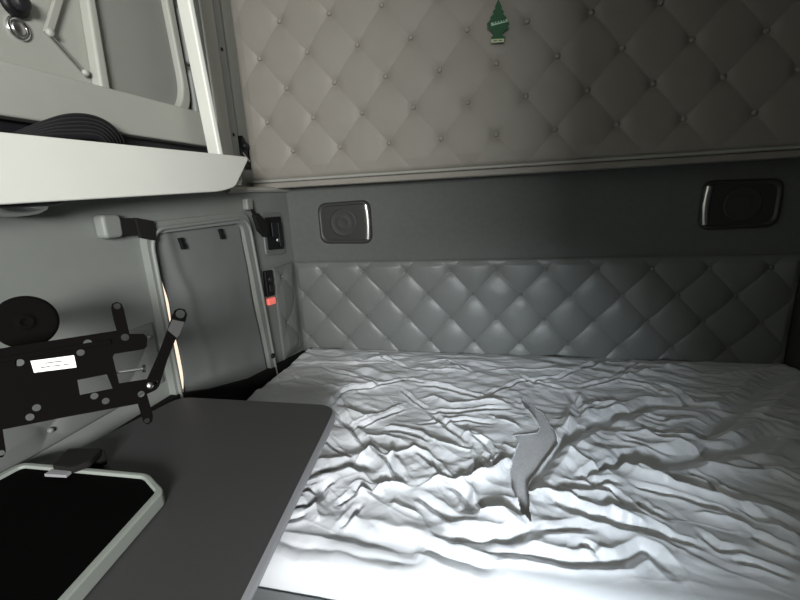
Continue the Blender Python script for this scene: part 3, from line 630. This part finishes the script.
lathe('cylinder', [(0.016, 0), (0.016, 0.006), (0.012, 0.008), (0, 0.009)], ((XU, 0.888, 1.874), Y_, Z_), M['steel'], gr, 24)
# puck light below the shelf
pl = thing('puck_light', (-0.92, 0.66, 1.475), 'oval chrome reading light under the overhead shelf at the left edge', 'light')
bm_ = [(0.075, 0.0), (0.075, -0.004), (0.066, -0.010), (0.050, -0.012)]
lathe('bezel', [(0.078, 0.006), (0.078, -0.003), (0.068, -0.007), (0.052, -0.008)], ((-0.935, 0.665, 1.472), X_, Y_), M['black'], pl, 40)
lathe('lens', [(0.054, -0.004), (0.050, -0.012), (0.036, -0.019), (0.018, -0.022), (0, -0.023)], ((-0.935, 0.662, 1.470), X_, Y_), M['steel'], pl, 40)

# ------------------------------------------------------------------ air freshener
af = thing('air_freshener', (0, 1.70, 2.0), 'green fir-tree shaped card air freshener hanging against the upper tufted panel', 'air freshener')
AFY = 1.733
def T2(px, py): q = on(px, py, 1, AFY); return (q[0], q[2])
half = [(0, 0), (1.0, 2.5), (3.5, 8), (2.8, 9.5), (5.6, 13), (4.4, 14.5), (8.2, 19.0), (7.4, 20.5), (11.2, 25.0), (9.6, 27.0), (10.6, 29.5), (6.8, 31.5), (5.0, 34.0), (4.0, 36.5), (6.6, 38.0), (6.8, 43.0)]
c0 = 498.5
pts = [T2(c0+a+0.0, -1+b) for a, b in half]+[T2(c0-a-0.6*(b/40), -1+b) for a, b in reversed(half[1:])]
prism('card', pts, ((0, AFY, 0), X_, Z_), 0.002, M['green'], af)
def quad(name, q, m, off=0.0025, th=0.0006): prism(name, [T2(*p) for p in q], ((0, AFY-off, 0), X_, Z_), th, m, af)
quad('label_band', [(490.8, 23.2), (507.0, 19.4), (507.4, 22.0), (491.4, 26.4)], M['pale'])
quad('label_foot', [(491.0, 39.6), (504.2, 38.8), (504.2, 42.2), (491.2, 43.2)], M['yel'])
for a in (493.5, 496.2, 499.0, 501.8, 504.0):
    b = 24.2-(a-491)*0.235
    quad('lettering', [(a, b-0.9), (a+1.6, b-1.3), (a+1.7, b+0.2), (a+0.1, b+0.6)], M['green'], 0.0032, 0.0004)
quad('lettering', [(493.5, 40.8), (497, 40.5), (497, 41.4), (493.5, 41.7)], M['green'], 0.0032, 0.0004)
quad('lettering', [(498.5, 40.4), (502, 40.2), (502, 41.1), (498.5, 41.3)], M['green'], 0.0032, 0.0004)
tube('string', [(T2(498.5, -1)[0], AFY, T2(498.5, -1)[1]-0.001), (0.0, AFY+0.004, 2.20), (0.0, AFY+0.016, 2.27)], 0.0007, M['green'], af, smoothpath=False)

# ------------------------------------------------------------------ table
TZ = 0.93
tb = thing('side_table', (-0.7, 0.55, 0.9), 'dark grey table with a pale edge in front of the bed corner', 'table')
tp_ = roundpoly([(-0.970, 0.02), (-0.29, 0.02), (-0.392, 0.820), (-0.407, 0.925), (-0.872, 0.914), (-0.93, 0.62), (-0.970, 0.50)], [0.02, 0.02, 0.0, 0.075, 0.04, 0.05, 0.03], 10)
prism('tabletop', tp_, ((0, 0, TZ-0.020), X_, Y_), 0.020, M['table'], tb, bevel=0.0015)
# pale banding around the edge
cx_, cy_ = -0.65, 0.5
def grow(p, d):
    n = len(p); out = []
    for i in range(n):
        a = Vector(p[i-1]); b = Vector(p[(i+1) % n]); t = (b-a).normalized(); nn = Vector((t.y, -t.x)); out.append(tuple(Vector(p[i])+nn*d))
    return out
bo = grow(tp_, 0.005)
bm = bmesh.new(); sec = [(0.000, TZ-0.0008), (0.0035, TZ-0.003), (0.006, TZ-0.010), (0.006, TZ-0.020), (0.002, TZ-0.027), (-0.01, TZ-0.028)]
rg = [[bm.verts.new((q[0], q[1], z)) for q in grow(tp_, d)] for d, z in sec]
for a, b in zip(rg, rg[1:]):
    for i in range(len(tp_)): bm.faces.new((a[i], a[(i+1) % len(tp_)], b[(i+1) % len(tp_)], b[i]))
finish('edge_banding', bm, M['tedge'], tb, smooth=True)['label'] = 'pale grey edge strip'
box('wall_bracket', (-0.979, 0.12, 0.80), (-0.90, 0.46, 0.910), M['black'], tb, 0.004)
tube('leg', [(-0.62, 0.30, 0.0), (-0.62, 0.30, 0.91)], 0.022, M['black'], tb, smoothpath=False)

# tray lying on the table
tr = thing('serving_tray', (-0.76, 0.42, TZ), 'black tray with a raised pale rim lying on the dark table', 'tray')
to = [(-0.955, 0.20), (-0.53, 0.17), (-0.585, 0.538), (-0.657, 0.573), (-0.82, 0.566), (-0.957, 0.560)]
to = [(-0.958, 0.20), (-0.525, 0.165), (-0.583, 0.536), (-0.652, 0.573), (-0.822, 0.568), (-0.955, 0.563), (-0.962, 0.5)]
to_r = roundpoly(to, [0.02, 0.02, 0.012, 0.015, 0.01, 0.02, 0], 5)
ti_r = grow(to_r, -0.0001)
ti = roundpoly([(-0.945, 0.215), (-0.541, 0.183), (-0.597, 0.530), (-0.655, 0.562), (-0.822, 0.556), (-0.940, 0.552), (-0.945, 0.5)], [0.01, 0.01, 0.008, 0.01, 0.01, 0.01, 0], 5)
prism('rim', to_r, ((0, 0, TZ+0.001), X_, Y_), 0.026, M['trayw'], tr, holes=[ti], bevel=0.003, seg=3)['label'] = 'raised pale rim'
prism('tray_bed', grow(ti, 0.002), ((0, 0, TZ+0.001), X_, Y_), 0.020, M['trayb'], tr)
cl = thing('rim_clip', (-0.83, 0.58, TZ), 'black cloth-like clip over the far rim of the tray', 'clip')
prism('clip_body', roundpoly([(-0.875, 0.600), (-0.800, 0.612), (-0.785, 0.570), (-0.800, 0.545), (-0.850, 0.545)], 0.008), ((0, 0, TZ+0.028), X_, Y_), 0.014, M['webbing'], cl, bevel=0.003)
prism('clip_back', [(-0.875, 0.590), (-0.800, 0.600), (-0.798, 0.615), (-0.880, 0.606)], ((0, 0, TZ+0.002), X_, Y_), 0.034, M['webbing'], cl, bevel=0.003)
prism('clip_tip', [(-0.848, 0.528), (-0.800, 0.532), (-0.802, 0.545), (-0.850, 0.544)], ((0, 0, TZ+0.029), X_, Y_), 0.006, M['tedge'], cl, bevel=0.001)

# ------------------------------------------------------------------ mounting bracket
mb = thing('mounting_bracket', (-0.64, 0.47, 1.2), 'flat black metal mounting bracket with bent arms and a white label above the table', 'bracket')
dC = Vector(ray(80, 370)).normalized(); P0 = Vector(CAM)+dC*0.80
ux_ = Vector(RGT); ux_ = (ux_-dC*ux_.dot(dC)).normalized(); uy_ = (-dC).cross(ux_).normalized()
def B2(cx_, cy_):                             # bracket outline measured on its own plane
    d = Vector(ray(cx_/3, 280+cy_/3)); t = (P0-Vector(CAM)).dot(dC)/d.dot(dC); q = Vector(CAM)+d*t-P0
    return (q.dot(ux_), q.dot(uy_))
FR = (P0, ux_, uy_)
def BP(l): return [B2(*p) for p in l]
out = [(-160,235),(0,206),(350,152),(343,130),(333,85),(336,72),(350,66),(364,72),(370,85),(388,162),(430,162),(441,172),(440,200),(430,208),(342,222),(338,232),
       (357,310),(440,297),(462,296),(473,308),(472,325),(462,332),(440,342),(458,405),(456,424),(443,433),(430,426),(413,371),(200,410),(8,448),(18,515),(10,530),(-2,532),(-12,525),(-22,452),(-160,478)]
win = [(232,300),(320,283),(338,325),(240,345)]
def hole(c, r=8): return circ(B2(*c), r/3/FPX*0.8, 10)
hl = [BP(win)]+[hole(c, r) for c, r in [((351,79),8),((375,172),9),((263,190),9),((242,218),8),((60,248),8),((283,348),8),((317,363),8),((110,383),8),((90,411),8),((423,342),8),((440,422),7),((5,518),6)]]
prism('plate', BP(out), FR, 0.004, M['blackm'], mb, holes=hl)
FRf = (P0-dC*0.0045, ux_, uy_)
FR2 = (P0+uy_*0-dC*0.005, ux_, uy_)
prism('arm', BP([(436,305),(474,322),(500,240),(524,180),(555,122),(559,105),(552,90),(536,86),(522,92),(512,115),(497,160),(470,230)]), (P0-dC*0.0042, ux_, uy_), 0.004, M['blackm'], mb,
      holes=[hole((539,103), 12), hole((467,297+10), 4)], bevel=0.0006)
prism('arm_collar', BP([(500,152),(514,120),(550,128),(535,165),(528,175)]), (P0-dC*0.0082, ux_, uy_), 0.002, M['spk'], mb)
prism('rib', BP([(-160,262),(0,232),(330,178),(335,192),(0,248),(-160,278)]), (P0-dC*0.004, ux_, uy_), 0.003, M['blackm'], mb, bevel=0.001)
lathe('rivet', [(0.0055, 0), (0.0055, 0.002), (0.003, 0.0035), (0, 0.0038)], (P0+ux_*B2(448,316)[0]+uy_*B2(448,316)[1]-dC*0.0082, ux_, uy_), M['steel'], mb, 14)
lbp = [(92,243),(222,226),(230,262),(103,278)]
lb_ = prism('label_plate', BP(lbp), FRf, 0.0006, M['paper'], mb); lb_['label'] = 'white printed label'
for (u, v, L_) in [(0.30,0.30,0.40),(0.18,0.62,0.22),(0.46,0.62,0.18),(0.70,0.62,0.14)]:
    def q(a, b): return ((92+a*132+b*9), (243-a*17+b*35))
    prism('print', BP([q(u, v), q(u+L_, v), q(u+L_, v+0.09), q(u, v+0.09)]), (P0-dC*0.0052, ux_, uy_), 0.0003, M['ink'], lb_)
def B3(cx_, cy_, off): a = B2(cx_, cy_); return P0+ux_*a[0]+uy_*a[1]-dC*off
tube('screw_shaft', [B3(346,278,-0.008), B3(430,266,-0.008)], 0.0022, M['steel'], mb, smoothpath=False)
tube('screw_head', [B3(429,266,-0.008), B3(438,265,-0.008)], 0.0062, M['rubber'], mb, smoothpath=False)
# pivot wheel and the arm that carries the plate on the wall
PD = Vector(CAM)+Vector(ray(26, 322)).normalized()*0.93
dn = (Vector(CAM)-PD).normalized(); a1 = dn.orthogonal().normalized(); a2 = dn.cross(a1)
lathe('pivot_disc', [(0.0, -0.022), (0.040, -0.022), (0.043, -0.016), (0.043, 0.008), (0.041, 0.012), (0.037, 0.013), (0.018, 0.011), (0.0125, 0.011), (0.011, 0.014), (0.007, 0.015), (0.006, 0.012), (0.0, 0.012)], (PD, a1, a2), M['blackm'], mb, 48)
tube('support_arm', [PD-dn*0.015, (PD.x-0.10, PD.y-0.02, PD.z-0.01), (XL+0.012, PD.y-0.06, PD.z-0.01)], 0.020, M['black'], mb)
lathe('wall_flange', [(0.05, 0), (0.05, 0.008), (0.03, 0.016), (0.022, 0.02)], ((XL, PD.y-0.06, PD.z-0.01), Y_, Z_), M['black'], mb, 28)
s0 = Vector(CAM)+Vector(ray(10, 352)).normalized()*0.925; s1 = Vector(CAM)+Vector(ray(8, 372)).normalized()*0.83
tube('plate_stem', [s0, s1], 0.009, M['blackm'], mb, smoothpath=False)
